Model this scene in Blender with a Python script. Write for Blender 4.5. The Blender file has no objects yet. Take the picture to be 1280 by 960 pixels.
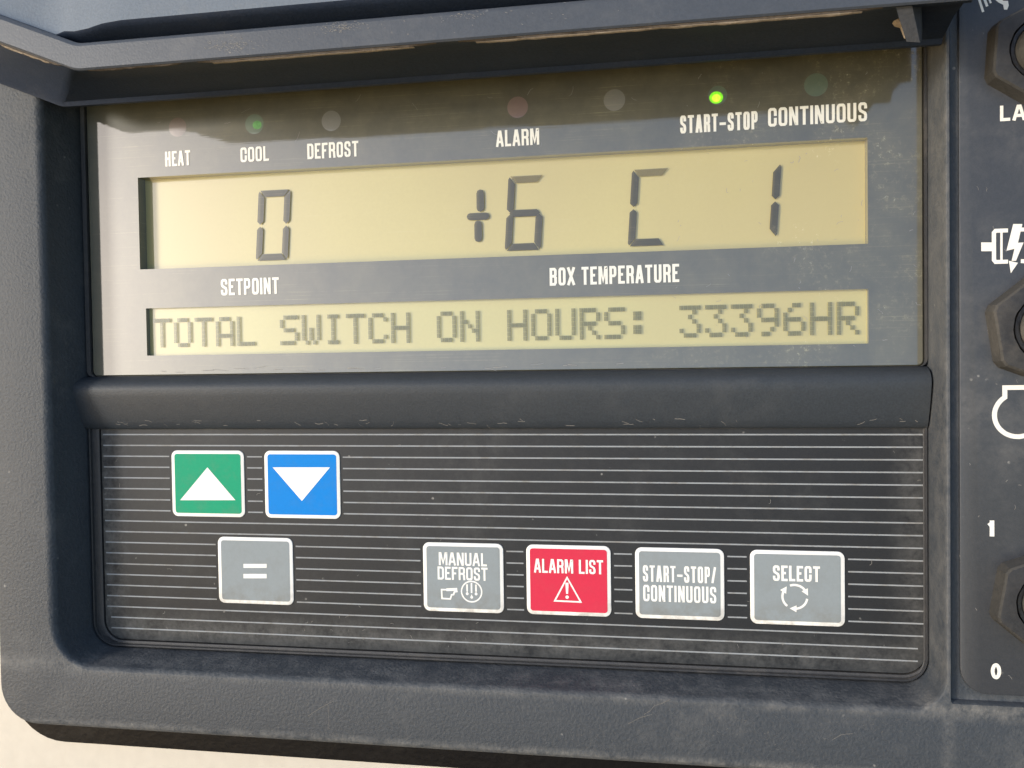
import bpy, bmesh, math, random
from mathutils import Vector, Matrix

# ------------------------------------------------------------------ camera, sky, sun
scene = bpy.context.scene
col = scene.collection
MM = 0.001
F = 1150.0                                   # focal length in photo pixels (photo 1280 x 960)
vx = Vector((-6280.0, 63.0, F)); vz = Vector(((63.0 * 45000 + F * F) / 6280.0, 45000.0, F))
X = (-vx).normalized(); ZU = (-vz).normalized(); YI = ZU.cross(X).normalized()
if YI.z < 0: YI = -YI
D = 234.97; CX = 43.10; CZ = 10.26           # camera position in millimetres: (CX, -D, CZ)


def at(px, py, y=0.0):
    """millimetre (x, z) on the plane at depth y that the photo shows at this pixel"""
    r = Vector((px - 640.0, py - 480.0, F))
    rx, ry, rz = X.dot(r), YI.dot(r), ZU.dot(r)
    t = (D + y) / ry
    return (CX + rx * t, CZ + rz * t)


cam = bpy.data.cameras.new('camera'); camo = bpy.data.objects.new('camera', cam); col.objects.link(camo)
cam.sensor_width = 36.0; cam.lens = F / 1280.0 * 36.0
cam.clip_start = 0.01; cam.clip_end = 5000.0
right = Vector((X.x, YI.x, ZU.x)); down = Vector((X.y, YI.y, ZU.y)); fwd = Vector((X.z, YI.z, ZU.z))
m = Matrix.Identity(4)
for i in range(3):
    m[i][0] = right[i]; m[i][1] = -down[i]; m[i][2] = -fwd[i]
m.translation = Vector((CX, -D, CZ)) * MM
TILT = math.radians(-24.0)                 # the whole unit leans back from the upright
TM = Matrix.Rotation(TILT, 4, 'X')
camo.matrix_world = TM @ m
scene.camera = camo

SUN_TO = (TM @ Vector((-0.71, -0.69, 0.12))).normalized()   # towards the sun
elev = math.asin(SUN_TO.z); azim = math.atan2(SUN_TO.x, SUN_TO.y)
world = bpy.data.worlds.new('World'); scene.world = world; world.use_nodes = True
wn = world.node_tree.nodes; wl = world.node_tree.links
sky = wn.new('ShaderNodeTexSky'); sky.sky_type = 'NISHITA'; sky.sun_disc = False
sky.sun_elevation = elev; sky.sun_rotation = azim; sky.air_density = 1.0; sky.dust_density = 1.2; sky.ozone_density = 0.3
wl.new(sky.outputs[0], wn['Background'].inputs[0]); wn['Background'].inputs[1].default_value = 0.15
sun = bpy.data.lights.new('sun', 'SUN'); sun.energy = 1.3; sun.angle = math.radians(10.0); sun.color = (1.0, 0.96, 0.89)
suno = bpy.data.objects.new('sun', sun); col.objects.link(suno)
suno.rotation_euler = (-SUN_TO).to_track_quat('-Z', 'Y').to_euler()
vs = scene.view_settings
vs.view_transform = 'Standard'; vs.look = 'None'; vs.exposure = 0.78; vs.gamma = 1.0


# ------------------------------------------------------------------ materials
def new_mat(name):
    mt = bpy.data.materials.new(name); mt.use_nodes = True
    nt = mt.node_tree
    return mt, nt, nt.nodes['Principled BSDF']


def node(nt, kind, **kw):
    n = nt.nodes.new(kind)
    for k, v in kw.items(): setattr(n, k, v)
    return n


def noise(nt, vec, scale, detail=4.0, rough=0.6, stretch=None):
    if stretch is not None:
        mp = node(nt, 'ShaderNodeMapping'); mp.inputs['Scale'].default_value = stretch
        nt.links.new(vec, mp.inputs['Vector']); vec = mp.outputs[0]
    n = node(nt, 'ShaderNodeTexNoise'); n.inputs['Scale'].default_value = scale
    n.inputs['Detail'].default_value = detail; n.inputs['Roughness'].default_value = rough
    nt.links.new(vec, n.inputs['Vector'])
    return n.outputs['Fac']


def ramp(nt, fac, lo, hi, a=0.0, b=1.0):
    r = node(nt, 'ShaderNodeMapRange'); r.clamp = True
    r.inputs['From Min'].default_value = lo; r.inputs['From Max'].default_value = hi
    r.inputs['To Min'].default_value = a; r.inputs['To Max'].default_value = b
    nt.links.new(fac, r.inputs['Value'])
    return r.outputs[0]


def mixc(nt, fac, a, b):
    n = node(nt, 'ShaderNodeMix', data_type='RGBA')
    for s, v in ((n.inputs[0], fac), (n.inputs[6], a), (n.inputs[7], b)):
        if hasattr(v, 'is_output'): nt.links.new(v, s)
        elif isinstance(v, (int, float)): s.default_value = v
        else: s.default_value = (*v, 1.0)
    return n.outputs[2]


def mth(nt, op, a, b):
    n = node(nt, 'ShaderNodeMath', operation=op)
    for s, v in ((n.inputs[0], a), (n.inputs[1], b)):
        if hasattr(v, 'is_output'): nt.links.new(v, s)
        else: s.default_value = v
    return n.outputs[0]


def position(nt):
    """position in the unit's own upright frame"""
    r = node(nt, 'ShaderNodeVectorRotate', rotation_type='X_AXIS'); r.inputs['Angle'].default_value = -TILT
    nt.links.new(node(nt, 'ShaderNodeNewGeometry').outputs['Position'], r.inputs['Vector'])
    return r.outputs[0]


def plastic(name, base, rough=0.55, grain=1500.0, bump=0.25, dust=0.5, dustcol=(0.20, 0.18, 0.155), spec=0.5,
            speck=0.0, mott=0.5, grime=()):
    """moulded plastic: fine grain, blotchy dust that also settles on upward faces, pale specks"""
    mt, nt, p = new_mat(name)
    v = position(nt)
    g = noise(nt, v, grain, 3.0, 0.55)
    big = noise(nt, v, 28.0, 6.0, 0.65)
    mid = noise(nt, v, 160.0, 5.0, 0.7)
    fine = noise(nt, v, 900.0, 3.0, 0.6)
    blot = mth(nt, 'MULTIPLY', ramp(nt, big, 0.49, 0.68), ramp(nt, mid, 0.40, 0.68))
    nrm = node(nt, 'ShaderNodeNewGeometry').outputs['Normal']
    sx = node(nt, 'ShaderNodeSeparateXYZ'); nt.links.new(nrm, sx.inputs[0])
    up = mth(nt, 'MULTIPLY', ramp(nt, sx.outputs['Z'], 0.5, 0.98), ramp(nt, mid, 0.25, 0.7, 0.25, 1.0))
    film = ramp(nt, fine, 0.35, 0.8, 0.0, 0.16)
    d = mth(nt, 'MULTIPLY', mth(nt, 'ADD', mth(nt, 'MAXIMUM', blot, mth(nt, 'MULTIPLY', up, 0.8)), film), dust)
    for axis, mid_, half, amt in grime:              # dust caught in a band round an edge (millimetres)
        sp_ = node(nt, 'ShaderNodeSeparateXYZ'); nt.links.new(v, sp_.inputs[0])
        off = mth(nt, 'ABSOLUTE', mth(nt, 'SUBTRACT', sp_.outputs[axis], mid_ * MM), 0.0)
        e_ = mth(nt, 'MULTIPLY', ramp(nt, off, 0.0, half * MM, 1.0, 0.0), ramp(nt, mth(nt, 'ADD', mid, mth(nt, 'MULTIPLY', fine, 0.5)), 0.55, 0.95))
        d = mth(nt, 'MAXIMUM', d, mth(nt, 'MULTIPLY', e_, amt))
    c = mixc(nt, ramp(nt, g, 0.3, 0.7, 0.0, mott), base, tuple(min(1, q * 1.7) for q in base))
    c = mixc(nt, d, c, dustcol)
    if speck > 0:
        vo = node(nt, 'ShaderNodeTexVoronoi'); vo.inputs['Scale'].default_value = 210.0
        nt.links.new(v, vo.inputs['Vector'])
        sp = mth(nt, 'MULTIPLY', ramp(nt, vo.outputs['Distance'], 0.05, 0.09, 1.0, 0.0), ramp(nt, mid, 0.5, 0.62))
        c = mixc(nt, mth(nt, 'MULTIPLY', sp, speck), c, (0.36, 0.35, 0.33))
    nt.links.new(c, p.inputs['Base Color'])
    nt.links.new(mth(nt, 'ADD', mth(nt, 'MULTIPLY', d, 0.35), rough), p.inputs['Roughness'])
    p.inputs['Specular IOR Level'].default_value = spec
    b = node(nt, 'ShaderNodeBump'); b.inputs['Strength'].default_value = bump; b.inputs['Distance'].default_value = 0.0003
    nt.links.new(g, b.inputs['Height']); nt.links.new(b.outputs[0], p.inputs['Normal'])
    return mt


def film(name, base, dust=0.05, coat=1.0, crough=0.03, vary=0.25, dustcol=(0.54, 0.49, 0.27), alpha=1.0, uneven=0.0):  # dust tint also carries the display's warm reflected haze as colour
    """printed or clear surface behind a scuffed glossy film: fine horizontal brush marks, flakes, grime and a painted warm haze"""
    mt, nt, p = new_mat(name)
    v = position(nt)
    brush = noise(nt, v, 1.0, 3.0, 0.6, stretch=(30.0, 30.0, 2200.0))
    mid = noise(nt, v, 90.0, 6.0, 0.7)
    fine = noise(nt, v, 1300.0, 3.0, 0.7)
    # grime and flaking, thickest towards the right end where the film is worn
    sx = node(nt, 'ShaderNodeSeparateXYZ'); nt.links.new(v, sx.inputs[0])
    worn = ramp(nt, sx.outputs['X'], 0.015, 0.075, 0.0, 1.0)
    spots = mth(nt, 'MULTIPLY', ramp(nt, noise(nt, v, 700.0, 5.0, 0.8), 0.53, 0.66),
                ramp(nt, noise(nt, v, 45.0, 3.0, 0.6), 0.46, 0.62))
    spots = mth(nt, 'MULTIPLY', spots, worn)
    hair = mth(nt, 'MULTIPLY', ramp(nt, noise(nt, v, 1.0, 2.0, 0.5, stretch=(25.0, 25.0, 3500.0)), 0.60, 0.72),
               ramp(nt, mid, 0.4, 0.7))
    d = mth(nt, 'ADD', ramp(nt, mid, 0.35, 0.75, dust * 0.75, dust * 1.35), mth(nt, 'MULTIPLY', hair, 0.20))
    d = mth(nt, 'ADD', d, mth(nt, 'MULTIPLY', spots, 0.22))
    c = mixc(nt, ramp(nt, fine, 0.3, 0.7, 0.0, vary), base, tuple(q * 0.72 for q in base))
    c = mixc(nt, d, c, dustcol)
    nt.links.new(c, p.inputs['Base Color'])
    p.inputs['Roughness'].default_value = 0.38; p.inputs['Specular IOR Level'].default_value = 0.5; p.inputs['Alpha'].default_value = alpha
    p.inputs['Coat Weight'].default_value = coat; p.inputs['Coat IOR'].default_value = 2.05
    nt.links.new(mth(nt, 'ADD', ramp(nt, brush, 0.3, 0.7, crough * 0.6, crough * 1.6), mth(nt, 'MULTIPLY', spots, 0.35)),
                 p.inputs['Coat Roughness'])
    if uneven:                                       # broad random patches of a darker yellow
        u = ramp(nt, noise(nt, v, 1.0, 2.0, 0.5, stretch=(22.0, 22.0, 9.0)), 0.35, 0.65, 0.0, uneven)
        c = mixc(nt, u, c, (0.40, 0.33, 0.13)); nt.links.new(c, p.inputs['Base Color'])
    b = node(nt, 'ShaderNodeBump'); b.inputs['Strength'].default_value = 0.03; b.inputs['Distance'].default_value = 0.0002
    nt.links.new(mth(nt, 'ADD', brush, mth(nt, 'MULTIPLY', spots, 2.0)), b.inputs['Height'])
    nt.links.new(b.outputs[0], p.inputs['Coat Normal'])
    return mt


def printed(name, base, rough=0.45, vary=0.2, dirt=0.15, dirtcol=(0.16, 0.14, 0.11), spec=0.12, edge=None):
    """flat ink or key colour, slightly mottled, with grime that gathers low on each key"""
    mt, nt, p = new_mat(name)
    v = position(nt)
    g = noise(nt, v, 1600.0, 3.0, 0.6); mid = noise(nt, v, 210.0, 6.0, 0.7)
    c = mixc(nt, ramp(nt, g, 0.3, 0.7, 0.0, vary), base, tuple(q * 0.75 for q in base))
    d = ramp(nt, mid, 0.48, 0.78, 0.0, dirt)
    if edge is not None:
        sx = node(nt, 'ShaderNodeSeparateXYZ'); nt.links.new(v, sx.inputs[0])
        low = ramp(nt, sx.outputs['Z'], edge * MM, (edge + 8.0) * MM, 1.0, 0.0)
        d = mth(nt, 'MAXIMUM', d, mth(nt, 'MULTIPLY', mth(nt, 'MULTIPLY', low, ramp(nt, mid, 0.40, 0.62)), 0.55))
    nt.links.new(mixc(nt, d, c, dirtcol), p.inputs['Base Color'])
    p.inputs['Roughness'].default_value = rough; p.inputs['Specular IOR Level'].default_value = spec
    return mt


M = {}
GREY = (0.21, 0.205, 0.195)
M['housing'] = plastic('housing_plastic', (0.036, 0.043, 0.053), 0.55, 1300.0, 0.65, 0.42, GREY, spec=0.35, speck=0.5, mott=0.35, grime=(('Z', -70.5, 3.5, 0.75), ('X', 102.3, 2.6, 0.38), ('Z', -86.5, 1.8, 0.6)))
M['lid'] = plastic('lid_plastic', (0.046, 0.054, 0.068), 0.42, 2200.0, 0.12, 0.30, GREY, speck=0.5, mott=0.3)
M['lidtop'] = plastic('skylit_lid_top', (0.125, 0.148, 0.175), 0.5, 1800.0, 0.25, 0.30, GREY, speck=0.5, mott=0.3)  # paler than the lid plastic: sky light on the sheet put into the colour
M['lidshade'] = plastic('shaded_lid_plastic', (0.016, 0.024, 0.042), 0.6, 1500.0, 0.25, 0.10, (0.18, 0.17, 0.16), spec=0.15)  # lid plastic darkened: shade under the lid and in the groove painted in
M['bar'] = plastic('divider_plastic', (0.027, 0.033, 0.041), 0.5, 2200.0, 0.22, 0.10, GREY, spec=0.35)
M['rim'] = plastic('rim_rubber', (0.022, 0.023, 0.026), 0.55, 1500.0, 0.3, 0.55, (0.19, 0.17, 0.145))
M['rubber'] = plastic('black_rubber', (0.006, 0.006, 0.007), 0.35, 900.0, 0.5, 0.10)
M['plate'] = plastic('switch_plate_enamel', (0.033, 0.037, 0.045), 0.38, 2400.0, 0.10, 0.28, GREY, speck=0.8, mott=0.3)
M['nut'] = plastic('nut_plastic', (0.020, 0.021, 0.024), 0.55, 1600.0, 0.20, 0.28, (0.20, 0.18, 0.15), spec=0.35)
M['boot'] = plastic('boot_rubber', (0.045, 0.045, 0.042), 0.6, 1300.0, 0.3, 0.6)
M['foam'] = plastic('perished_foam', (0.22, 0.18, 0.135), 0.85, 1300.0, 0.6, 0.3, (0.18, 0.13, 0.09))
M['foamdark'] = plastic('perished_foam_dark', (0.060, 0.048, 0.038), 0.85, 1300.0, 0.6, 0.4, (0.22, 0.17, 0.12))
M['keyface'] = plastic('keypad_film', (0.022, 0.0235, 0.026), 0.6, 2600.0, 0.08, 0.20, (0.17, 0.17, 0.165), spec=0.25, speck=0.7, mott=0.3,
                       grime=(('X', -117, 7, 0.75), ('Z', -64, 7, 0.55), ('X', 99, 8, 0.45)))
M['line'] = printed('grey_line_ink', (0.28, 0.30, 0.32), 0.5, 0.3, 0.85)
M['faintscuff'] = printed('faint_scuff', (0.15, 0.145, 0.14), 0.8, 0.5, 0.5)
M['nutside'] = plastic('dusty_nut_side', (0.034, 0.034, 0.033), 0.7, 1600.0, 0.20, 0.36, (0.20, 0.185, 0.165), spec=0.2)
M['scuff'] = printed('pale_scuff', (0.26, 0.25, 0.235), 0.8, 0.5, 0.5)
M['white'] = printed('white_ink', (0.80, 0.80, 0.77), 0.45, 0.08, 0.10)
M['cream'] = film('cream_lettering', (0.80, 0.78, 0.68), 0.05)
M['plateink'] = printed('plate_white_ink', (0.80, 0.78, 0.72), 0.5, 0.08, 0.06)
M['white_low'] = printed('white_key_border', (0.80, 0.80, 0.78), 0.45, 0.08, 0.08, edge=-57.0)
M['green'] = printed('green_key', (0.006, 0.30, 0.16), 0.42, 0.25, 0.25)
M['blue'] = printed('blue_key', (0.0, 0.20, 0.62), 0.42, 0.2, 0.12)
M['red'] = printed('red_key', (0.58, 0.032, 0.07), 0.42, 0.2, 0.10)
M['grey'] = printed('grey_key', (0.245, 0.28, 0.30), 0.42, 0.2, 0.2, edge=-56.5)
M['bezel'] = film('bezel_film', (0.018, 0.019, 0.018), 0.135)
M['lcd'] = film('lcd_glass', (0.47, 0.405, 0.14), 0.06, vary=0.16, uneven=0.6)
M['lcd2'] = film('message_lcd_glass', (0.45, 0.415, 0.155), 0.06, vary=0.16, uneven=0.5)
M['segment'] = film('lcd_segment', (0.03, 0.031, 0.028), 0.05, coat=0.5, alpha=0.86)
M['segfaint'] = film('lcd_segment_faint', (0.10, 0.09, 0.06), 0.10, coat=0.3, alpha=0.62)  # paled in colour for the reflection washing over the top segments
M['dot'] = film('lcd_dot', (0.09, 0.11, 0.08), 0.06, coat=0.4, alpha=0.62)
M['body'] = plastic('cream_truck_paint', (0.545, 0.515, 0.46), 0.4, 300.0, 0.04, 0.16, (0.42, 0.34, 0.25), mott=0.10)
M['gasket'] = plastic('dirty_gasket', (0.003, 0.003, 0.004), 0.5, 500.0, 0.5, 0.09, (0.10, 0.095, 0.085), spec=0.2)
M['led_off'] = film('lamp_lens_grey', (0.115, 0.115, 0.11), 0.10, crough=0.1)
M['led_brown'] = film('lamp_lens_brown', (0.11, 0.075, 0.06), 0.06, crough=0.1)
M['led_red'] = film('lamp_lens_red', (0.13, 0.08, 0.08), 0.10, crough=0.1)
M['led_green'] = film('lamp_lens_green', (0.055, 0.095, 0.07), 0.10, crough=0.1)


def lens(name, colr, emit=None, strength=0.0):
    mt, nt, p = new_mat(name)
    v = position(nt)
    g = noise(nt, v, 700.0, 4.0, 0.7)
    nt.links.new(mixc(nt, ramp(nt, g, 0.35, 0.7), colr, tuple(q * 0.5 for q in colr)), p.inputs['Base Color'])
    p.inputs['Roughness'].default_value = 0.35
    p.inputs['Coat Weight'].default_value = 0.8
    if emit:
        nt.links.new(mixc(nt, ramp(nt, g, 0.35, 0.7), emit, tuple(q * 0.6 for q in emit)), p.inputs['Emission Color'])
        p.inputs['Emission Strength'].default_value = strength
    return mt


M['led_dimon'] = lens('lamp_lens_faint_glow', (0.07, 0.12, 0.06), (0.10, 0.42, 0.05), 0.33)
M['led_core'] = lens('lamp_core_lit', (0.2, 0.3, 0.03), (0.42, 1.0, 0.03), 1.25)
M['led_on'] = lens('lamp_lens_lit', (0.10, 0.2, 0.03), (0.20, 0.80, 0.01), 0.75)


# ------------------------------------------------------------------ mesh helpers (millimetres in, metres out)
class MB:
    def __init__(self):
        self.v = []; self.f = []; self.m = []

    def face(self, pts, mi=0):
        b = len(self.v); self.v += [tuple(p) for p in pts]
        self.f.append(tuple(range(b, b + len(pts)))); self.m.append(mi)

    def rings(self, rings, mi=0, cap_first=False, cap_last=False, closed=True):
        b = len(self.v); n = len(rings[0])
        for r in rings: self.v += [tuple(p) for p in r]
        for i in range(len(rings) - 1):
            for j in range(n if closed else n - 1):
                k = (j + 1) % n
                self.f.append((b + i * n + j, b + i * n + k, b + (i + 1) * n + k, b + (i + 1) * n + j)); self.m.append(mi)
        if cap_first: self.f.append(tuple(b + j for j in range(n))); self.m.append(mi)
        if cap_last: self.f.append(tuple(b + (len(rings) - 1) * n + j for j in range(n))); self.m.append(mi)

    def prism(self, poly, y0, y1, bev=0.0, mi=0):
        """poly: (x, z) outline; front at y0, back at y1"""
        a = [(x, y1, z) for x, z in poly]
        if bev > 0:
            q = inset(poly, bev)
            self.rings([a, [(x, y0 + bev, z) for x, z in poly], [(x, y0 + bev * 0.3, z) for x, z in inset(poly, bev * 0.3)],
                        [(x, y0, z) for x, z in q]], mi, True, True)
        else:
            self.rings([a, [(x, y0, z) for x, z in poly]], mi, True, True)

    def holed(self, outer, holes, y, mi=0):
        """flat face on the plane y with holes"""
        bm = bmesh.new(); es = []
        for lp in [outer] + holes:
            vs_ = [bm.verts.new((x, y, z)) for x, z in lp]
            es += [bm.edges.new((vs_[i], vs_[(i + 1) % len(vs_)])) for i in range(len(vs_))]
        bmesh.ops.triangle_fill(bm, use_beauty=True, use_dissolve=False, edges=es)
        bm.verts.index_update(); b = len(self.v)
        self.v += [tuple(v.co) for v in bm.verts]
        for f in bm.faces: self.f.append(tuple(b + v.index for v in f.verts)); self.m.append(mi)
        bm.free()

    def stroke(self, pts, w, y, mi=0, closed=False, thick=0.05):
        """a flat inked line: mitred polyline on the plane y"""
        n = len(pts)
        if n < 2: return
        L = []; R = []
        for i in range(n):
            p = Vector(pts[i])
            a = Vector(pts[i - 1]) if (i > 0 or closed) else None
            c = Vector(pts[(i + 1) % n]) if (i < n - 1 or closed) else None
            d1 = (p - a).normalized() if a is not None else None
            d2 = (c - p).normalized() if c is not None else None
            if d1 is None: d1 = d2
            if d2 is None: d2 = d1
            n1 = Vector((-d1.y, d1.x)); n2 = Vector((-d2.y, d2.x))
            mi_ = n1 + n2
            if mi_.length < 1e-6: mi_ = n1
            mi_.normalize(); k = min(1.0 / max(0.25, mi_.dot(n1)), 1.9)
            L.append(p + mi_ * w * 0.5 * k); R.append(p - mi_ * w * 0.5 * k)
        rng = range(n if closed else n - 1)
        for i in rng:
            j = (i + 1) % n
            yy = y - 0.006 * (i % 5)
            self.face([(L[i].x, yy, L[i].y), (L[j].x, yy, L[j].y), (R[j].x, yy, R[j].y), (R[i].x, yy, R[i].y)], mi)

    def flat(self, poly, y, mi=0):
        self.face([(x, y, z) for x, z in poly], mi)

    def build(self, name, mats, parent=None, origin=None, smooth=35.0):
        me = bpy.data.meshes.new(name)
        o = bpy.data.objects.new(name, me); col.objects.link(o)
        org = Vector(parent['_org']) if parent is not None else Vector(origin or (0, 0, 0))
        vv = [((x - org.x) * MM, (y - org.y) * MM, (z - org.z) * MM) for x, y, z in self.v]
        me.from_pydata(vv, [], self.f)
        if not isinstance(mats, (list, tuple)): mats = [mats]
        for q in mats: me.materials.append(q)
        for p, mi in zip(me.polygons, self.m): p.material_index = mi; p.use_smooth = True
        bm = bmesh.new(); bm.from_mesh(me)
        bmesh.ops.remove_doubles(bm, verts=bm.verts, dist=1e-7)
        bmesh.ops.recalc_face_normals(bm, faces=bm.faces)
        bm.to_mesh(me); bm.free()
        me.set_sharp_from_angle(angle=math.radians(smooth))
        if parent is not None:
            o.parent = parent
        else:
            o.location = org * MM
        o['_org'] = tuple(org)
        return o


def face_out(o):
    """flat ink sheets must face the viewer"""
    for p in o.data.polygons:
        if p.normal.y > 0: p.flip()
    return o


def empty(name, org, label, cat, group=None):
    o = bpy.data.objects.new(name, None); col.objects.link(o)
    o.location = Vector(org) * MM; o['_org'] = tuple(org); o.empty_display_size = 0.01
    o['label'] = label; o['category'] = cat
    if group: o['group'] = group
    return o


def inset(poly, d):
    """move a convex or gently concave outline inwards"""
    n = len(poly); area = sum(poly[i][0] * poly[(i + 1) % n][1] - poly[(i + 1) % n][0] * poly[i][1] for i in range(n))
    s = 1.0 if area > 0 else -1.0; out = []
    for i in range(n):
        a, p, c = Vector(poly[i - 1]), Vector(poly[i]), Vector(poly[(i + 1) % n])
        d1 = (p - a).normalized(); d2 = (c - p).normalized()
        q = Vector((-d1.y, d1.x)) * s + Vector((-d2.y, d2.x)) * s
        q.normalize(); k = 1.0 / max(0.4, q.dot(Vector((-d1.y, d1.x)) * s))
        r = p + q * d * k; out.append((r.x, r.y))
    return out


def rr(x0, x1, z0, z1, r, seg=8):
    """rounded rectangle; r may be one radius or four (bottom left, bottom right, top right, top left)"""
    if not isinstance(r, (list, tuple)): r = (r,) * 4
    pts = []
    for (cx, cz, a0, q) in ((x0 + r[0], z0 + r[0], 180, r[0]), (x1 - r[1], z0 + r[1], 270, r[1]),
                            (x1 - r[2], z1 - r[2], 0, r[2]), (x0 + r[3], z1 - r[3], 90, r[3])):
        for k in range(seg + 1):
            a = math.radians(a0 + 90.0 * k / seg)
            pts.append((cx + q * math.cos(a), cz + q * math.sin(a)))
    return pts


def lerp(a, b, t): return a + (b - a) * t


def circle(cx, cz, r, n=32, a0=0.0, a1=360.0):
    full = abs(a1 - a0 - 360.0) < 1e-6
    k = n if full else n + 1
    return [(cx + r * math.cos(math.radians(a0 + (a1 - a0) * i / n)), cz + r * math.sin(math.radians(a0 + (a1 - a0) * i / n)))
            for i in range(k)]


# ---- condensed stroke lettering
def _arc_o(): return [(0, .16), (.06, .05), (.22, 0), (.78, 0), (.94, .05), (1, .16), (1, .84), (.94, .95), (.78, 1), (.22, 1), (.06, .95), (0, .84)]


GL = {
    'A': (1.12, [([(0, 0), (.40, 1), (.60, 1), (1, 0)], 0), ([(.2, .26), (.8, .26)], 0)]),
    'B': (1.0, [([(0, 0), (0, 1), (.75, 1), (.97, .92), (.97, .62), (.78, .53), (1, .44), (1, .1), (.8, 0)], 1), ([(0, .53), (.78, .53)], 0)]),
    'C': (1.0, [([(1, .66), (1, .84), (.94, .95), (.78, 1), (.22, 1), (.06, .95), (0, .84), (0, .16), (.06, .05), (.22, 0), (.78, 0), (.94, .05), (1, .16), (1, .36)], 0)]),
    'D': (1.0, [([(0, 0), (0, 1), (.72, 1), (.93, .94), (1, .82), (1, .18), (.93, .06), (.72, 0)], 1)]),
    'E': (.85, [([(1, 1), (0, 1), (0, 0), (1, 0)], 0), ([(0, .52), (.9, .52)], 0)]),
    'F': (.85, [([(1, 1), (0, 1), (0, 0)], 0), ([(0, .50), (.9, .50)], 0)]),
    'H': (1.0, [([(0, 0), (0, 1)], 0), ([(1, 0), (1, 1)], 0), ([(0, .52), (1, .52)], 0)]),
    'I': (.0, [([(.5, 0), (.5, 1)], 0)]),
    'L': (.8, [([(0, 1), (0, 0), (1, 0)], 0)]),
    'M': (1.42, [([(0, 0), (0, 1), (.14, 1), (.5, .12), (.86, 1), (1, 1), (1, 0)], 0)]),
    'N': (1.05, [([(0, 0), (0, 1), (.12, 1), (.88, 0), (1, 0), (1, 1)], 0)]),
    'O': (1.0, [(_arc_o(), 1)]),
    'P': (.95, [([(0, 0), (0, 1), (.76, 1), (.95, .94), (1, .84), (1, .60), (.95, .50), (.76, .44), (0, .44)], 0)]),
    'R': (1.0, [([(0, 0), (0, 1), (.76, 1), (.95, .94), (1, .84), (1, .63), (.93, .53), (.76, .49), (0, .49)], 0), ([(.72, .49), (.95, .36), (1, 0)], 0)]),
    'S': (1.0, [([(.98, .70), (.98, .85), (.92, .95), (.76, 1), (.24, 1), (.08, .95), (.02, .85), (.02, .70), (.14, .58), (.86, .42), (.98, .30), (.98, .15), (.92, .05), (.76, 0), (.24, 0), (.08, .05), (.02, .15), (.02, .30)], 0)]),
    'T': (.95, [([(0, 1), (1, 1)], 0), ([(.5, 1), (.5, 0)], 0)]),
    'U': (1.0, [([(0, 1), (0, .16), (.06, .05), (.22, 0), (.78, 0), (.94, .05), (1, .16), (1, 1)], 0)]),
    'X': (1.1, [([(0, 0), (1, 1)], 0), ([(0, 1), (1, 0)], 0)]),
    '-': (1.0, [([(0, .40), (1, .40)], 0)]),
    '/': (.7, [([(-.1, -.06), (1.1, 1.06)], 0)]),
    '1': (.6, [([(.02, .72), (.62, .88)], 0), ([(.78, 0), (.78, 1)], 0)]),
    '0': (1.0, [([(.5 + .5 * math.cos(math.radians(q)), .5 + .5 * math.sin(math.radians(q))) for q in range(0, 360, 15)], 1)]),
}


def lettering(mb, text, x0, x1, z0, z1, y, sw=0.17, mi=0, gap=0.10):
    """lay a word between x0 and x1, its caps between z0 and z1"""
    h = z1 - z0; w = sw * h
    unit = 0.0; fixed = 0.0
    for i, ch in enumerate(text):
        if ch == ' ': unit += .75
        else: unit += GL[ch][0]; fixed += w
        if i < len(text) - 1: fixed += gap * h
    u = (x1 - x0 - fixed) / unit
    x = x0; k = 0
    for ch in text:
        if ch == ' ':
            x += .75 * u + gap * h; continue
        gw, st = GL[ch]
        for pts, cl in st:
            q = [(x + w / 2 + (px * gw * u if gw > 0 else 0), z0 + w / 2 + pz * (h - w)) for px, pz in pts]
            if len(pts) == 2 and ch in 'AEFHBTILX' or ch in 'IL':
                pass
            # flat-ended strokes reach the cap line and the baseline
            if not cl:
                q[0] = ext(q[1], q[0], w / 2, pts[0]); q[-1] = ext(q[-2], q[-1], w / 2, pts[-1])
            mb.stroke(q, w, y - 0.033 * (k % 3), mi, bool(cl)); k += 1
        x += w + gw * u + gap * h


def ext(a, b, d, g):
    """lengthen the end at b by d when the glyph touches the cap line, the baseline or a side there"""
    if g[1] in (0, 1) or g[0] in (0, 1):
        v = Vector((b[0] - a[0], b[1] - a[1]))
        if abs(v.x) < 1e-6 or abs(v.y) < 1e-6:
            v.normalize(); return (b[0] + v.x * d, b[1] + v.y * d)
        if g[1] in (0, 1):
            s = d / abs(v.y); return (b[0] + v.x * s, b[1] + v.y * s)
    return b


def word(parent, text, x0, x1, z0, z1, y, mat, sw=0.17, gap=0.10, name='lettering'):
    mb = MB(); lettering(mb, text, x0, x1, z0, z1, y, sw, 0, gap)
    return face_out(mb.build(name, mat, parent))


def word_px(parent, text, xl, xr, yc, h, y, mat, sw=0.2, gap=0.10):
    cx = (xl + xr) / 2
    _, zt = at(cx, yc - h / 2, y); _, zb = at(cx, yc + h / 2, y)
    a = at(xl, yc, y)[0]; b = at(xr, yc, y)[0]
    return word(parent, text, a, b, zb, zt, y, mat, sw, gap)


rnd = random.Random(7)


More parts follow.
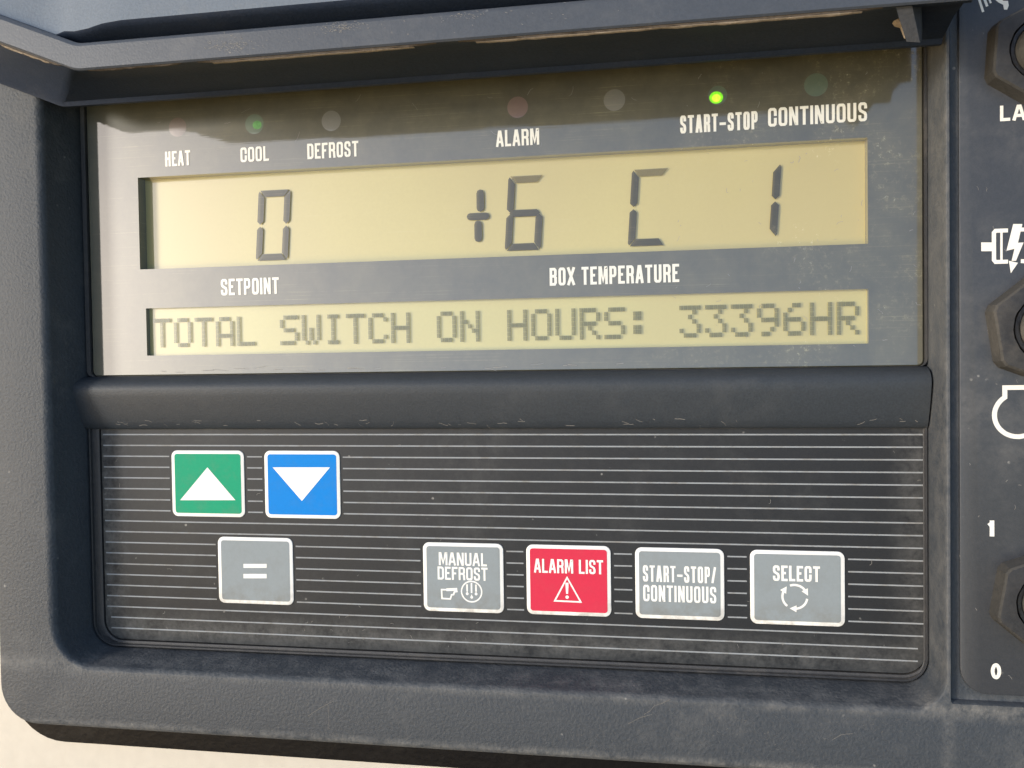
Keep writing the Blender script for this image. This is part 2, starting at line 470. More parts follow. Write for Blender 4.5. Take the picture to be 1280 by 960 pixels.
def scratches(mb, n, box, y, mi, wr=(0.06, 0.16), lr=(1.0, 4.0), ang=(-50, 10), curl=0.5):
    """thin worn marks on a plane"""
    for i in range(n):
        x = rnd.uniform(box[0], box[1]); z = rnd.uniform(box[2], box[3]); a = math.radians(rnd.uniform(*ang))
        L = rnd.uniform(*lr); k = rnd.randint(3, 6); pts = [(x, z)]
        for j in range(k):
            a += rnd.uniform(-curl, curl); x += L / k * math.cos(a); z += L / k * math.sin(a); pts.append((x, z))
        mb.stroke(pts, rnd.uniform(*wr), y - rnd.uniform(0, 0.01), mi)


# ================================================================== truck body behind everything
body = empty('body_panel', (-20, 5.9, -110), 'cream painted truck body panel showing in the corner below the grey controller housing', 'body panel')
mb = MB(); mb.prism(rr(-560, 620, -420, 420, 30), 5.9, 9.0, 0.6); mb.build('painted_sheet', M['body'], body)

# ================================================================== controller housing
hous = empty('controller_housing', (0, 4.2, -89), 'dark grey moulded housing with a deep rounded recess around the display and keypad', 'housing')
YF = -13.0
outer = rr(at(-4, 800, YF)[0], 200.0, at(480, 935, YF)[1], 130.0, 11.0, 10)
front1 = rr(at(46, 300, YF)[0], at(1184.5, 500, YF)[0], at(640, 867, YF)[1], 92.0, (14.0, 9.0, 2.0, 2.0), 10)
floor1 = rr(-122.2, 101.4, -69.3, 88.0, (7.0, 6.0, 1.0, 1.0), 10)
front2 = rr(at(1187.5, 500, YF)[0], 192.0, at(1190, 880, YF)[1], 120.0, 0.8, 4)
mb = MB()
mb.holed(inset(outer, 1.8), [front1, front2], YF)
b = []
for k in range(5):
    a = math.radians(90.0 * k / 4)
    b.append([(x, YF + 1.8 * (1 - math.sin(a)) if False else YF + 1.8 * (1 - math.cos(math.pi / 2 - a)) , z) for x, z in inset(outer, 1.8 * (1 - math.cos(a)))])
b = []
for k in range(6):
    a = math.pi / 2 * k / 5
    b.append([(x, YF + 1.8 * (1 - math.cos(a)), z) for x, z in inset(outer, 1.8 * (1 - math.sin(a)))])
b.append([(x, 4.2, z) for x, z in outer])
mb.rings(b)
prof = [(0.0, YF)]
for k in range(1, 8):
    a = math.pi / 2 * k / 7
    prof.append((0.46 * math.sin(a), YF + 2.3 * (1 - math.cos(a))))
prof += [(0.66, -7.0), (0.86, -2.5), (0.97, 0.0), (1.0, 4.0)]
mb.rings([[(lerp(p[0], q[0], u), y, lerp(p[1], q[1], u)) for p, q in zip(front1, floor1)] for u, y in prof], 0, False, True)
mb.rings([[(x, YF, z) for x, z in front2], [(x, YF + 0.5, z) for x, z in inset(front2, 0.25)], [(x, YF + 2.0, z) for x, z in inset(front2, 0.5)]], 0, False, True)
# wear: pale scuffs on the lower face and round the recess
scratches(mb, 8, (-122, -60, -86, -74), YF - 0.02, 1, (0.03, 0.08), (1.0, 4.0), (20, 70), 0.25)
for cx_, cz_, sx_, sz_, n_ in ((52, -77, 5, 2.0, 70), (62, -82, 4, 3, 40), (22, -84, 6, 3, 60), (90, -75, 6, 1.5, 50), (-42, -83, 3, 3, 60), (-118, -81, 6, 4, 40), (-122, -72, 3, 2, 24)):
    for i in range(n_):                            # rubbed patches made of many tiny marks
        x = rnd.gauss(cx_, sx_); z = max(-85.5, rnd.gauss(cz_ + 1.2, sz_)); a = rnd.uniform(-.9, .9); L = rnd.uniform(.1, .8)
        if z > -73.5: continue
        mb.stroke([(x, z), (x + L * .5 * math.cos(a), z + L * .5 * math.sin(a)), (x + L * math.cos(a + .4), z + L * math.sin(a + .4))], rnd.uniform(.02, .07), YF - .02 - rnd.uniform(0, .01), 1)
for L_ in ([(805, 893), (812, 889), (818, 882), (828, 879), (838, 874)], [(785, 905), (800, 897), (815, 893)], [(1040, 925), (1052, 918), (1066, 917)], [(410, 880), (411, 900), (410, 912)], [(125, 845), (131, 842), (136, 848)], [(385, 895), (402, 884), (417, 876)]):
    mb.stroke([at(x_, y_, YF - .02) for x_, y_ in L_], .13, YF - .03, 1)
scratches(mb, 10, (-142, -131, -70, 60), YF - 0.02, 1, (0.04, 0.10), (0.5, 2.0), (-60, 60), 0.9)
mb.build('front_frame', [M['housing'], M['faintscuff']], hous)

# rounded bar between display and keypad
mb = MB()
pf = [(2.0, 7.4), (-0.6, 7.4), (-2.8, 6.7), (-4.1, 5.8), (-4.8, 4.7), (-4.95, 3.6), (-4.6, 1.8), (-3.9, -0.6), (-3.1, -3.0), (-2.3, -5.2), (-1.5, -6.8), (-0.8, -7.4), (2.0, -7.6)]
mb.rings([[(x, y, z) for y, z in pf] for x in (-123.4, -60, 0, 60, 101.1)], 0, True, True)
for i in range(46):
    x = rnd.uniform(-118, 99); z = rnd.uniform(-6.6, -4.6); y = -3.9 + (z + 5.0) * -1.0
    pts = []; a = rnd.uniform(-1.1, 0.2); L = rnd.uniform(0.8, 3.6)
    for j in range(5):
        pts.append((x, z)); a += rnd.uniform(-.5, .5); x += L / 5 * math.cos(a); z += L / 5 * math.sin(a) * .6
    w = rnd.uniform(.05, .14)
    for j in range(4):
        def sy(z):
            for (y0, z0), (y1, z1) in zip(pf[:-1], pf[1:]):
                if z1 <= z <= z0: return lerp(y0, y1, (z0 - z) / (z0 - z1)) - 0.04
            return -1.5
        (xa, za), (xb, zb) = pts[j], pts[j + 1]
        mb.face([(xa, sy(za), za), (xb, sy(zb), zb), (xb, sy(zb - w), zb - w), (xa, sy(za - w), za - w)], 1)
mb.build('divider_bar', [M['bar'], M['scuff']], hous, smooth=60)

# black mounting gasket that shows under the lower edge
mb = MB(); mb.prism(rr(-154.0, 204.0, -99.9, 120.0, (18, 14, 6, 6), 10), 4.25, 5.85, 0.3)
mb.build('mounting_gasket', M['gasket'], hous)

# ================================================================== display unit
disp = empty('display_unit', (0, 1.0, 7.5), 'wide display with dark bezel, amber LCD windows and a row of indicator lamps', 'display')
bx = rr(-120.6, 100.6, 7.5, 86.5, (1.5, 1.5, .5, .5), 4)
w1 = rr(-105.1, 88.0, 37.2, 62.7, 0.15, 2); w2 = rr(-103.6, 88.0, 13.1, 26.3, 0.15, 2)
mb = MB(); mb.holed(inset(bx, .3), [w1, w2], 0.0)
mb.rings([[(x, 0.0, z) for x, z in inset(bx, .3)], [(x, .3, z) for x, z in bx], [(x, 1.0, z) for x, z in bx]])
for w_, yb in ((w1, 3.6), (w2, 1.7)): mb.rings([[(x, 0.0, z) for x, z in w_], [(x, yb + .1, z) for x, z in w_]])
scratches(mb, 55, (40, 99, 12, 84), -0.03, 1, (0.04, 0.12), (0.3, 1.8), (-90, 90), 0.9)
scratches(mb, 20, (-100, 40, 8.3, 9.2), -0.03, 1, (0.05, 0.16), (1.0, 5.0), (-4, 4), 0.1)
scratches(mb, 14, (-100, 40, 64, 80), -0.03, 1, (0.03, 0.07), (0.5, 3.0), (-60, 60), 0.6)
mb.build('bezel', [M['bezel'], M['scuff']], disp)
# rubber rim at its left, right and lower sides
mb = MB()
mb.holed(rr(-122.0, 101.3, 7.42, 87.5, (1.8, 1.8, .5, .5), 4), [inset(bx, -0.12)], -0.7)
mb.rings([[(x, -0.7, z) for x, z in inset(bx, -0.12)], [(x, 0.9, z) for x, z in inset(bx, -0.12)]])
mb.rings([[(x, -0.7, z) for x, z in rr(-122.0, 101.3, 7.42, 87.5, (1.8, 1.8, .5, .5), 4)], [(x, 0.9, z) for x, z in rr(-122.0, 101.3, 7.42, 87.5, (1.8, 1.8, .5, .5), 4)]])
mb.build('rim', M['rim'], disp)

YL = 3.6; YM = 1.7
# upper LCD: seven-segment figures
mb = MB(); mb.prism(rr(-106.0, 89.0, 36.4, 63.4, 0.2, 2), YL, YL + 1.0)
lcd = mb.build('temperature_screen', M['lcd'], disp)


def seg_polys(w, h, t, g=0.22):
    """outlines of segments a to g for a figure w wide and h high, lower left at the origin"""
    a = t / 2; mid = h / 2
    hz = lambda z, lo, hi: [(lo, z), (lo + a, z + a), (hi - a, z + a), (hi, z), (hi - a, z - a), (lo + a, z - a)]
    S = {}
    S['a'] = [(g + .3, h), (w - g - .3, h), (w - t - g * .2, h - t), (t + g * .2, h - t)]
    S['d'] = [(g + .3, 0), (w - g - .3, 0), (w - t - g * .2, t), (t + g * .2, t)]
    S['g'] = hz(mid, g + .5, w - g - .5)
    S['f'] = [(0, h - g - .6), (.35, h - g), (t, h - t - g), (t, mid + a + g), (a, mid + g), (0, mid + a + g)]
    S['e'] = [(0, g + .6), (.35, g), (t, t + g), (t, mid - a - g), (a, mid - g), (0, mid - a - g)]
    S['b'] = [(w - x, z) for x, z in S['f']]; S['c'] = [(w - x, z) for x, z in S['e']]
    return S


def digit(x, z, w, h, t, segs, faint=''):
    S = seg_polys(w, h, t)
    for s in segs:
        q = [(x + px + (pz - h / 2) * 0.068, z + pz) for px, pz in S[s]]
        m_ = MB(); m_.flat(q, YL - 0.5)
        face_out(m_.build('segment', M['segfaint'] if s in faint else M['segment'], lcd))


digit(-71.3, 38.8, 9.4, 19.2, 1.8, 'abcdef')
digit(-1.3, 39.0, 9.6, 19.4, 1.85, 'acdefg', 'a')
digit(30.8, 39.0, 9.6, 19.5, 1.85, 'adef', 'a')
digit(57.9, 40.0, 9.8, 18.2, 1.9, 'bc')
for q in (rr(-9.3, -7.25, 49.5, 55.4, 1.0, 2), rr(-10.0, -7.95, 41.6, 47.3, 1.0, 2), rr(-12.0, -5.9, 47.4, 49.3, 0.9, 2)):
    mb = MB(); mb.flat(q, YL - 0.5); face_out(mb.build('segment', M['segment'], lcd))

# lower LCD: dot-matrix message
mb = MB(); mb.prism(rr(-104.6, 89.0, 12.3, 27.0, 0.2, 2), YM, YM + 1.0)
lcd2 = mb.build('message_screen', M['lcd2'], disp)
DOT = {
    'T': '11111 00100 00100 00100 00100 00100 00100', 'O': '01110 10001 10001 10001 10001 10001 01110',
    'A': '01110 10001 10001 10001 11111 10001 10001', 'L': '10000 10000 10000 10000 10000 10000 11111',
    'S': '01111 10000 10000 01110 00001 00001 11110', 'W': '10001 10001 10001 10101 10101 10101 01010',
    'I': '01110 00100 00100 00100 00100 00100 01110', 'C': '01110 10001 10000 10000 10000 10001 01110',
    'H': '10001 10001 10001 11111 10001 10001 10001', 'N': '10001 10001 11001 10101 10011 10001 10001',
    'U': '10001 10001 10001 10001 10001 10001 01110', 'R': '11110 10001 10001 11110 10100 10010 10001',
    ':': '00000 01100 01100 00000 01100 01100 00000', '3': '11111 00010 00100 00010 00001 10001 01110',
    '9': '01110 10001 10001 01111 00001 00010 01100', '6': '00110 01000 10000 11110 10001 10001 01110',
}
PITCH = 6.315; X23 = 45.6
for i, ch in enumerate('TOTAL SWITCH ON HOURS: 33396HR'):
    if ch == ' ': continue
    cx = X23 + (i - 23) * PITCH
    mb = MB()
    for r, row in enumerate(DOT[ch].split()):
        for c_, bit in enumerate(row):
            if bit == '1':
                x = cx + (c_ - 2) * 1.06; z = 23.45 - r * 1.16 - 0.58
                mb.flat([(x - .51, z - .56), (x + .51, z - .56), (x + .51, z + .56), (x - .51, z + .56)], YM - 0.55)
    face_out(mb.build('character', M['dot'], lcd2))

# indicator lamps
for px, py, r, mt, lab in ((222, 159, 11, 'led_brown', 'unlit brownish heat lamp'), (318, 155, 11.5, 'led_green', 'faintly glowing green cool lamp'),
                      (414, 151, 12, 'led_off', 'unlit grey defrost lamp'), (647, 134, 13, 'led_red', 'unlit reddish alarm lamp'),
                      (768, 125, 13.5, 'led_off', 'unlit grey lamp without wording'), (897, 119, 12, 'led_green', 'lit bright green start-stop lamp'),
                      (1020, 106, 15, 'led_green', 'unlit greenish continuous lamp')):
    x, z = at(px, py, 0); s = at(px + 1, py, 0)[0] - x
    mb = MB(); R = r * s
    mb.rings([[(a, y, c) for a, c in circle(x, z, q, 28)] for q, y in ((R, 0.2), (R, -0.02), (R * .9, -0.03))], 0, False, True)
    o = mb.build('indicator_lamp', M[mt], disp, smooth=80); o['label'] = lab
    if lab.startswith(('lit', 'faintly')):
        dx, dz, q, g = (-.15, -.25, .72, 'led_on') if lab.startswith('lit') else (.30, -.12, .48, 'led_dimon')
        mb = MB(); mb.flat([(x + dx * R + (a - x) * q, z + dz * R + (c - z) * q * .9) for a, c in circle(x, z, R, 24)], -0.06)
        if g == 'led_on': mb.flat([(x + dx * R + (a - x) * .46, z + (dz - .05) * R + (c - z) * .42) for a, c in circle(x, z, R, 24)], -0.075, 1)
        face_out(mb.build('glow', [M[g], M['led_core']] if g == 'led_on' else M[g], o))

for t, xl, xr, yc, h in (('HEAT', 206.5, 238, 198, 18.7), ('COOL', 300.5, 336, 192.7, 18.4), ('DEFROST', 384, 448, 187.5, 19.4),
                         ('ALARM', 620, 674, 172, 20.5), ('START-STOP', 850, 947, 153, 22.5), ('CONTINUOUS', 960, 1084, 143.2, 23.5),
                         ('SETPOINT', 276, 348.5, 358, 20.5), ('BOX TEMPERATURE', 687, 849, 343.6, 22.5)):
    word_px(disp, t, xl, xr, yc, h, -0.05, M['cream'], 0.15, 0.09)

# ================================================================== keypad
kp = empty('keypad', (0, 1.0, -69), 'black membrane keypad with fine grey lines and seven framed colour keys', 'keypad')
kx = rr(-118.6, 100.9, -67.2, -7.0, (5.5, 5.5, 1, 1), 8)
KEYS = [('green', -96.8, -75.1, -31.8, -13.4), ('blue', -69.1, -47.4, -31.8, -13.4), ('equal', -83.4, -61.4, -55.7, -37.3),
        ('manual', -24.6, -2.9, -55.9, -37.6), ('alarm', 3.2, 25.1, -55.8, -37.6), ('start', 31.3, 53.4, -55.8, -37.7), ('select', 59.7, 82.2, -56.2, -37.7)]
mb = MB(); mb.prism(kx, 0.0, 1.0, 0.2)
for k in range(19):
    z = -9.0 - k * 3.056
    spans = [(-117.9 if k < 17 else -116.8, 100.3 if k < 17 else 99.0)]
    for (_, a, b_, c_, d_) in KEYS:
        if c_ - .2 < z < d_ + .2:
            ns = []
            for s in spans:
                if a - .8 > s[0] and b_ + .8 < s[1]: ns += [(s[0], a - .8), (b_ + .8, s[1])]
                else: ns.append(s)
            spans = ns
    for s in spans: mb.flat([(s[0], z - .18), (s[1], z - .18), (s[1], z + .18), (s[0], z + .18)], -0.02, 1)
scratches(mb, 26, (-117, 100, -66, -9), -0.05, 2, (0.04, 0.10), (0.3, 1.8), (-90, 90), 0.9)
scratches(mb, 18, (-60, -10, -65.5, -58), -0.05, 2, (0.04, 0.09), (0.3, 1.5), (-30, 30), 0.9)
mb.build('membrane', [M['keyface'], M['line'], M['scuff']], kp)
# stepped rubber rim round the membrane
mb = MB()
o1 = rr(-122.0, 101.3, -69.1, -6.5, (6.8, 5.9, 1, 1), 8); i1 = inset(o1, 1.0); i2 = inset(kx, -0.25)
mb.rings([[(x, .9, z) for x, z in o1], [(x, -0.5, z) for x, z in o1], [(x, -0.9, z) for x, z in inset(o1, .25)], [(x, -0.9, z) for x, z in inset(o1, .7)], [(x, -.2, z) for x, z in inset(o1, .8)],
          [(x, -.2, z) for x, z in inset(o1, 1.05)], [(x, -0.55, z) for x, z in inset(kx, -0.75)], [(x, -0.35, z) for x, z in i2], [(x, .9, z) for x, z in i2]])
mb.build('rim', M['rim'], kp)


def key(mat, box, label, border='white'):
    _, a, b_, c_, d_ = box
    out = rr(a, b_, c_, d_, 1.7, 6)
    mb = MB(); mb.prism(out, -0.28, 0.3, 0.12)
    k = mb.build('key', M[border], kp); k['label'] = label
    mb = MB(); mb.prism(inset(out, .95), -0.32, -0.2); mb.build('colour_face', M[mat], k)
    return k


YK = -0.35
k = key('green', KEYS[0], 'green key with white up triangle')
cx = -86.0; mb = MB(); mb.flat([at(226, 625), at(295, 625), at(260, 584)], YK); face_out(mb.build('triangle', M['white'], k))
k = key('blue', KEYS[1], 'blue key with white down triangle')
mb = MB(); mb.flat([at(341.5, 584), at(413, 584), at(378, 626)], YK); face_out(mb.build('triangle', M['white'], k))
k = key('grey', KEYS[2], 'grey key with equals sign', 'white_low')
mb = MB()
for y0, y1 in ((704.5, 709.5), (717, 722.5)): mb.flat([at(305, y1), at(334, y1), at(334, y0), at(305, y0)], YK)
face_out(mb.build('equals_sign', M['white'], k))

k = key('grey', KEYS[3], 'grey manual defrost key', 'white_low')
word_px(k, 'MANUAL', 548.5, 608.5, 699, 16.3, YK, M['white'], 0.15, 0.085)
word_px(k, 'DEFROST', 547, 609.5, 717, 16.3, YK, M['white'], 0.15, 0.085)
mb = MB(); pz = lambda L: [at(x, y, YK) for x, y in L]
mb.stroke(pz([(571.5, 737.5), (552, 737), (552.5, 748), (563, 748.6), (564.5, 743.5), (567, 743.2), (568, 739.8), (572, 739.2)]), 0.42, YK)
mb.stroke(pz([(558, 737.2), (571.5, 736.6)]), 0.75, YK - .004)
face_out(mb.build('pointing_hand_symbol', M['white'], k))
mb = MB(); c = at(589.5, 739.5, YK); mb.stroke(circle(c[0], c[1], 2.72, 28), 0.36, YK, closed=True)
for dx, z0, z1 in ((-1.2, .1, 1.9), (0, -.4, 2.3), (1.2, .1, 1.9)): mb.stroke([(c[0] + dx, c[1] + z0), (c[0] + dx, c[1] + z1)], .42, YK)
for dx, dz in ((-1.2, -.6), (1.2, -.6), (0, -1.5)): mb.flat(circle(c[0] + dx, c[1] + dz, .38, 10), YK); mb.stroke([(c[0] + dx, c[1] + dz), (c[0] + dx, c[1] + dz + .7)], .25, YK - .004)
face_out(mb.build('defrost_symbol', M['white'], k))

k = key('red', KEYS[4], 'red alarm list key', 'white_low')
word_px(k, 'ALARM LIST', 667.5, 754, 708, 17.5, YK, M['white'], 0.15, 0.085)
mb = MB(); mb.stroke(pz([(693.5, 751), (726, 752.5), (708.8, 722)]), .42, YK, closed=True)
face_out(mb.build('warning_triangle', M['white'], k))
c = at(708.8, 738, YK); mb = MB()
mb.flat([(c[0] - .42, c[1] + 2.0), (c[0] + .42, c[1] + 2.0), (c[0] + .26, c[1] - .9), (c[0] - .26, c[1] - .9)], YK); mb.flat(circle(c[0], c[1] - 1.75, .45, 12), YK)
face_out(mb.build('exclamation_mark', M['white'], k))

k = key('grey', KEYS[5], 'grey start-stop continuous key', 'white_low')
word_px(k, 'START-STOP/', 803.5, 895, 717.8, 20.5, YK, M['white'], 0.135, 0.085)
word_px(k, 'CONTINUOUS', 804, 895.5, 742.5, 20.5, YK, M['white'], 0.135, 0.085)

k = key('grey', KEYS[6], 'grey select key', 'white_low')
word_px(k, 'SELECT', 966, 1025, 717, 19.5, YK, M['white'], 0.155, 0.085)
c = at(993.5, 746, YK); mb = MB()
for a in (72, 192, 312):
    mb.stroke(circle(c[0], c[1], 2.95, 10, a + 40, a - 40), .55, YK)
    e = math.radians(a - 44); t = math.radians(a - 44 - 90)
    ex, ez = c[0] + 2.95 * math.cos(e), c[1] + 2.95 * math.sin(e)
    nx, nz = math.cos(e), math.sin(e); tx, tz = math.cos(t), math.sin(t)
    mb.flat([(ex + nx * .85 - tx * .5, ez + nz * .85 - tz * .5), (ex - nx * .85 - tx * .5, ez - nz * .85 - tz * .5), (ex + tx * 1.15, ez + tz * 1.15)], YK - .004)
face_out(mb.build('cycle_arrows', M['white'], k))

# ================================================================== hinged cover lid held open over the display
lid = empty('cover_lid', (0, -13, 80), 'dark grey hinged cover raised over the display, its lip edged with torn tan foam', 'cover')
ZB, ZT, KX = 80.2, 86.9, -96.5          # lower and upper edge of the lip, x of its corner


def lidpath(y, zoff, xc):
    """the lid outline at depth y: rises to the left of its corner xc, softened there, then runs straight to the right"""
    sl = 0.40
    pts = [(xc - 90, zoff + 90 * sl), (xc - 30, zoff + 30 * sl), (xc - 4, zoff + 4 * sl)]
    for k in range(7):
        t = k / 6.0; x = -1.5 + 3 * t
        z = sl * (1.5 - x) ** 2 / 6.0
        pts.append((xc + x, zoff + z))
    pts += [(xc + 30, zoff), (xc + 90, zoff), (xc + 150, zoff), (101.0, zoff)]
    return [(x, y, z) for x, z in pts]


YLIP = -38.0
xcb, zcb = at(83, 135, YF)
mb = MB()
mb.rings([lidpath(-36.6, ZB + .3, KX - .3), lidpath(YLIP + .4, ZB, KX), lidpath(YLIP, ZB + .4, KX), lidpath(YLIP + .1, ZT - 1.1, KX + .1), lidpath(YLIP + .45, ZT - .5, KX + .1), lidpath(YLIP + 1.0, ZT - .1, KX + .2), lidpath(YLIP + 1.8, ZT + .05, KX + .2),
          lidpath(-34.5, ZT - .6, KX + .2), lidpath(-23.0, ZT - .7, KX + .5), lidpath(-23.0, ZT - 3, KX + .5)], 0, closed=False)
for (xa, xb, za, zb, n) in ((-65, -50, 81.5, 84.5, 150), (-38, -24, 84.0, 86.2, 110), (-12, 6, 84.6, 86.2, 40), (-95, 60, 81, 86, 30)):
    for i in range(n):
        x = rnd.gauss((xa + xb) / 2, (xb - xa) / 4.5); z = min(86.1, max(80.8, rnd.gauss((za + zb) / 2, (zb - za) / 3.5)))
        a = rnd.gauss(-.5, .5); L = rnd.uniform(.12, .7)
        mb.stroke([(x, z), (x + L * math.cos(a) * .6, z + L * math.sin(a) * .4), (x + L * math.cos(a), z + L * .7 * math.sin(a))], rnd.uniform(.03, .11), YLIP - .03, 1)
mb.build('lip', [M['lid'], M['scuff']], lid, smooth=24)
mb = MB()
mb.rings([lidpath(YF + .1, 90.0, xcb), lidpath(YF + .1, zcb + .4, xcb), lidpath(YF - .3, zcb - .1, xcb), lidpath(YF - 1.6, zcb - .1, xcb), lidpath(YF - 2.3, zcb + .9, xcb), lidpath(-24, 82.0, -109.0), lidpath(-33.5, 82.2, -100.5), lidpath(-35.0, ZB + .9, KX - .6),
          lidpath(-35.4, ZB + .25, KX - .4), lidpath(-36.7, ZB + .25, KX - .3), lidpath(-36.7, ZB + 2, KX - .3), lidpath(-28, 88, -104), lidpath(YF + .1, 90.0, xcb)], 0, closed=False)
mb.build('underside', M['lidshade'], lid, smooth=40)

# cover sheet that rises above the lip, hollowed out just over it
mb = MB(); rows = []
def cove(x):
    return max(0.0, min(1.0, (x + 104.0) / 16.0)) ** 0.6
xs = [-190, -150, -125, -110, -104, -101, -98, -94, -90, -85, -80, -72, -60, -30, 10, 50, 101]
def base(x):
    return ZT - .4 + max(0.0, (KX - x)) * 0.40
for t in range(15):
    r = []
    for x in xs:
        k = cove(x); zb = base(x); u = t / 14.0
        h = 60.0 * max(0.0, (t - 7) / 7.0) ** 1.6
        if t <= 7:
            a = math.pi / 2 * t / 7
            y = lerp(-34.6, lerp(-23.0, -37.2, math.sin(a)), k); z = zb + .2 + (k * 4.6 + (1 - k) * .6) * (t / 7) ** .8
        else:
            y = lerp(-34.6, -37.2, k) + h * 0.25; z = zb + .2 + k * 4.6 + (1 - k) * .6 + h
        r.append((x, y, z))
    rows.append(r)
mb.rings(rows[7:], 0, closed=False)
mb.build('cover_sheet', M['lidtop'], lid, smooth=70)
mb = MB(); mb.rings(rows[:8], 0, closed=False); mb.build('groove_shade', M['lidshade'], lid, smooth=70)  # dark strip added to stand in for the shade inside the groove

# remains of the foam seal under the lip
mb = MB()
def foam_run(x0, x1, z0, hgt, mi, jit):
    n = max(6, int((x1 - x0) / 1.6)); top = []; bot = []
    for i in range(n + 1):
        x = lerp(x0, x1, i / n); e = min(i, n - i) / n
        zz = z0 + (max(0, KX - x)) * .40
        hh = hgt * (0.35 + rnd.uniform(0, jit)) * (min(1, e * 8 + .15))
        top.append((x, zz)); bot.append((x, zz - hh))
    f = [(x, YLIP + .8 + rnd.uniform(-.1, .1), z) for x, z in bot]
    mb.rings([[(x, YLIP + .6, z + .05) for x, z in top], f, [(x, y + .7, z) for x, y, z in f], [(x, YLIP + 1.6, z + .2) for x, z in top]], mi, closed=False)
foam_run(-118, -101, ZB + .1, .8, 1, .9); foam_run(-66, -9, ZB + .1, .75, 1, .5); foam_run(-62, -14, ZB - .5, .16, 0, .5)
foam_run(-4, 84, ZB + .1, .75, 1, .5); foam_run(0, 40, ZB - .5, .25, 0, .6); foam_run(40, 80, ZB - .5, .3, 0, .8); foam_run(-117, -104, ZB - .4, .3, 0, .9); foam_run(-94, -70, ZB + .1, .45, 1, .5)
mb.build('foam_seal', [M['foam'], M['foamdark']], lid, smooth=60)
mb = MB()
for (L, yy) in (([(1066, 9), (1078, 2), (1099, -6), (1099, 0), (1085, 7), (1072, 11)], -37.0), ([(1118, 25), (1124, 22), (1132, 24), (1136, 38), (1138, 46), (1133, 44), (1128, 31), (1121, 29)], -29.0)):
    mb.prism([at(x, y, yy) for x, y in L], yy, yy + 2.0, .3)
mb.build('torn_foam', M['foam'], lid)
# hinge ear at the right end
mb = MB()
r0 = [at(1109, -25, -38) + (-38,), at(1133, -25, -38) + (-38,), at(1158, -25, -38) + (-34,), at(1158, -25, -16) + (-16,), at(1112, -25, -16) + (-16,)]
r1 = [at(1133, 52, -34) + (-34,), at(1150, 53, -34) + (-34,), at(1152.5, 51, -33) + (-32.5,), at(1152.5, 50, -20) + (-20,), at(1136, 50, -20) + (-20,)]
r1b = [at(1135, 53, -32) + (-32.4,), at(1149, 54, -32) + (-32.4,), at(1151, 52.5, -31) + (-31.5,), at(1151, 51, -21) + (-21,), at(1137, 51, -21) + (-21,)]
mb.rings([[(x, y, z) for x, z, y in r] for r in (r0, r1, r1b)], 0, True, True)
mb.build('hinge_ear', M['rim'], lid)

# ================================================================== switch plate at the right
YP = -12.0
sp = empty('switch_plate', (150, -9, -68), 'dark rounded switch plate with white symbols and figures, right of the keypad', 'switch plate')
mb = MB(); mb.prism(rr(at(1199.5, 500, YP)[0], 190.6, at(1225, 868, YP)[1], 118.6, (6.0, 6, 4, 4), 8), YP, YF + 2.1, 0.3)
scratches(mb, 30, (107, 128, -66, 90), YP - .03, 1, (.04, .10), (.2, 1.4), (-90, 90), .9)
mb.build('plate', [M['plate'], M['scuff']], sp)
YI_ = YP - .05


def ink(name):
    return face_out(mb.build(name, M['plateink'], sp))


pp = lambda L: [at(x, y, YI_) for x, y in L]
word_px(sp, 'LA', 1250, 1282, 141, 19.5, YI_, M['plateink'], .2, .14)
word_px(sp, '1', 1233, 1244, 660.5, 20, YI_, M['plateink'], .27, .1)
word_px(sp, '0', 1238.5, 1251.5, 839, 20, YI_, M['plateink'], .22, .1)
# lamp symbol, top
mb = MB()
mb.stroke(pp([(1222, -12), (1224.5, 1), (1229, 15)]), .5, YI_); mb.stroke(pp([(1228.5, -8), (1231, 0), (1234, 8)]), .55, YI_); mb.stroke(pp([(1235, -6), (1237, 0), (1238.5, 4)]), .4, YI_)
mb.flat(pp([(1240, -4), (1248, 3), (1254, 6), (1255, 12), (1259, 12), (1261, 7), (1260, 1), (1254, 1), (1250, -4)]), YI_)
ink('lamp_symbol')
# generator symbol with a lightning bolt
mb = MB()
mb.flat(pp([(1226.5, 303), (1241, 303), (1241, 314), (1226.5, 314)]), YI_)
mb.stroke(pp([(1260, 288), (1244.5, 288.5), (1242.3, 291), (1242.5, 325), (1244.5, 327.5), (1260, 327)]), .88, YI_ - .004)
mb.flat(pp([(1250.3, 289), (1253.3, 289), (1253.3, 327), (1250.3, 327)]), YI_ - .008)
mb.flat(pp([(1266.5, 280), (1278, 280), (1272.5, 303.5), (1279.5, 303), (1270, 326), (1264.5, 326), (1268, 311), (1258, 313.5)]), YI_ - .012)
mb.flat(pp([(1261, 326), (1272.5, 328.5), (1263.5, 341.5)]), YI_ - .016)
mb.stroke(pp([(1275, 287), (1289, 286.5), (1291, 289), (1291, 324), (1289, 326.5), (1276, 326.5)]), .88, YI_)
ink('generator_symbol')
# engine outline symbol
mb = MB(); c = at(1272, 519, YI_); R = abs(at(1243, 519, YI_)[0] - c[0])
n0 = at(1256, 500, YI_); n1 = at(1256, 484.5, YI_)
hw = c[0] - n0[0]; a = math.degrees(math.acos(hw / R))
arc = circle(c[0], c[1], R, 36, 180 - a, 360 + a)
mb.stroke([(c[0] - hw, n1[1])] + [(x, z) for x, z in arc] + [(c[0] + hw, n1[1])], 1.05, YI_, closed=True)
ink('engine_symbol')

# ================================================================== toggle switches with hex nuts
GR = 'toggle switches with hex nuts on the switch plate'


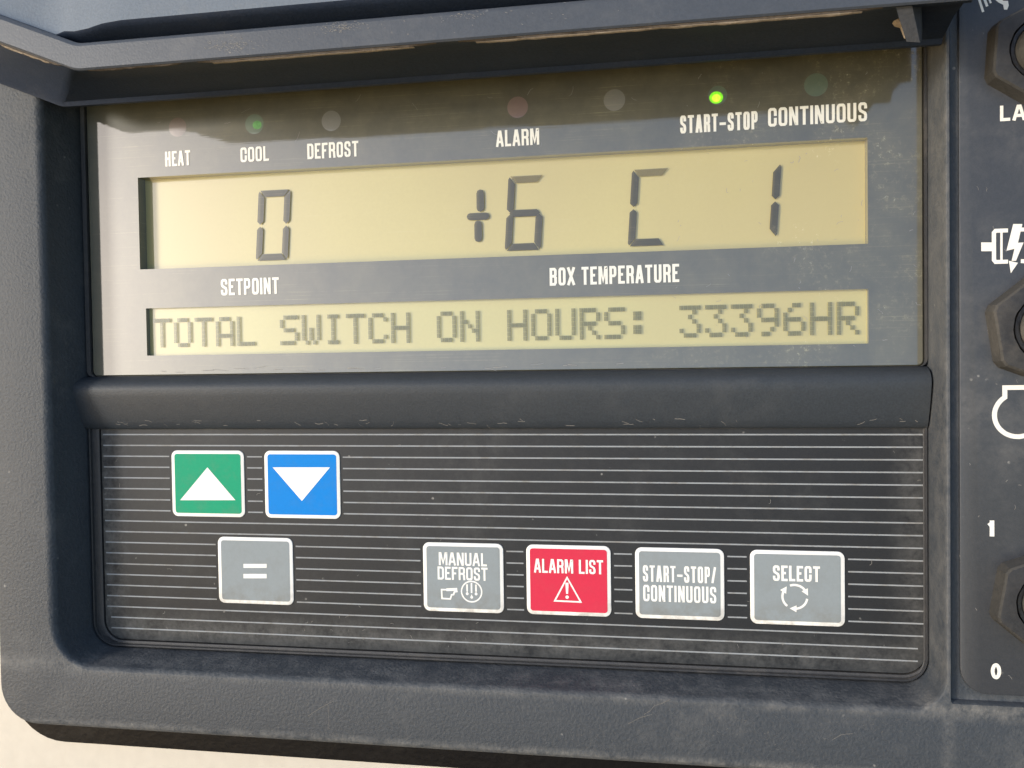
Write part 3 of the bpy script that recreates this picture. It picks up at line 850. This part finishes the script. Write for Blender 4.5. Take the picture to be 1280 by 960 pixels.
def toggle(px, py, rpx, tilt, label, proto=None):
    x, z = at(px, py, YP - 3.5); R = rpx * (D + YP - 3.5) / F * 0.91
    t = empty('toggle_switch', (x, YP, z), label, 'toggle switch', GR)
    t.rotation_euler = (0, math.radians(tilt), 0); t['_org'] = (x, YP, z)
    if proto is not None:
        for ch in list(proto.children):
            c_ = ch.copy(); col.objects.link(c_); c_.parent = t
        s = R / proto['_r']; t.scale = (s, 1, s)
        return t
    t['_r'] = R
    hexa = [(x + R * math.cos(math.radians(90 + 60 * i)), z + R * math.sin(math.radians(90 + 60 * i))) for i in range(6)]
    hexs = []
    for i in range(6):
        a_, b_ = hexa[i], hexa[(i + 1) % 6]
        for f_ in (.075, .4, .6, .925): hexs.append((lerp(a_[0], b_[0], f_), lerp(a_[1], b_[1], f_)))
    rad = R * .60; n = len(hexs)
    hole = [(x + rad * math.cos(math.atan2(q[1] - z, q[0] - x)), z + rad * math.sin(math.atan2(q[1] - z, q[0] - x))) for q in hexs]
    mb = MB()
    mb.rings([[(a, YP, b) for a, b in hexs], [(a, YP - 4.6, b) for a, b in inset(hexs, .35)], [(a, YP - 5.1, b) for a, b in inset(hexs, .75)]], 1)
    mb.rings([[(a, YP - 5.1, b) for a, b in inset(hexs, .75)], [(a, YP - 5.2, b) for a, b in inset(hexs, 1.3)], [(a, YP - 5.2, b) for a, b in hole], [(a, YP - 1.5, b) for a, b in hole]])
    mb.build('nut', [M['nut'], M['nutside']], t, smooth=20)
    mb = MB(); mb.rings([[(a, y, b) for a, b in circle(x, z, q, 40)] for q, y in ((R * .585, YP - 0.2), (R * .585, YP - 4.4), (R * .56, YP - 4.9), (R * .50, YP - 4.9), (R * .49, YP - 1.5))], 0)
    mb.build('bushing', M['rubber'], t)
    mb = MB(); mb.rings([[(a, y, b) for a, b in circle(x, z, q, 40)] for q, y in ((R * .485, YP - 1.0), (R * .48, YP - 5.0), (R * .45, YP - 8.0), (R * .34, YP - 11.0), (R * .26, YP - 15.0), (R * .22, YP - 23.0), (R * .17, YP - 26.0), (R * .05, YP - 27.0))], 0, False, True)
    mb.build('boot', M['boot'], t, smooth=60)
    return t


p0 = toggle(1302, 63, 68, 4.0, 'black hex nut and toggle boot topmost on the switch plate, above the LA lettering')
toggle(1312, 410, 76, -8.5, 'black hex nut and toggle boot between the white lightning symbol and the round engine outline', p0)
toggle(1311, 754, 69.5, 9.8, 'black hex nut and toggle boot between the white figures 1 and 0', p0)

for o in scene.objects:
    if o.parent is None and o.type == 'EMPTY': o.matrix_basis = TM @ o.matrix_basis
    for k in ('_org', '_r'):
        if k in o: del o[k]
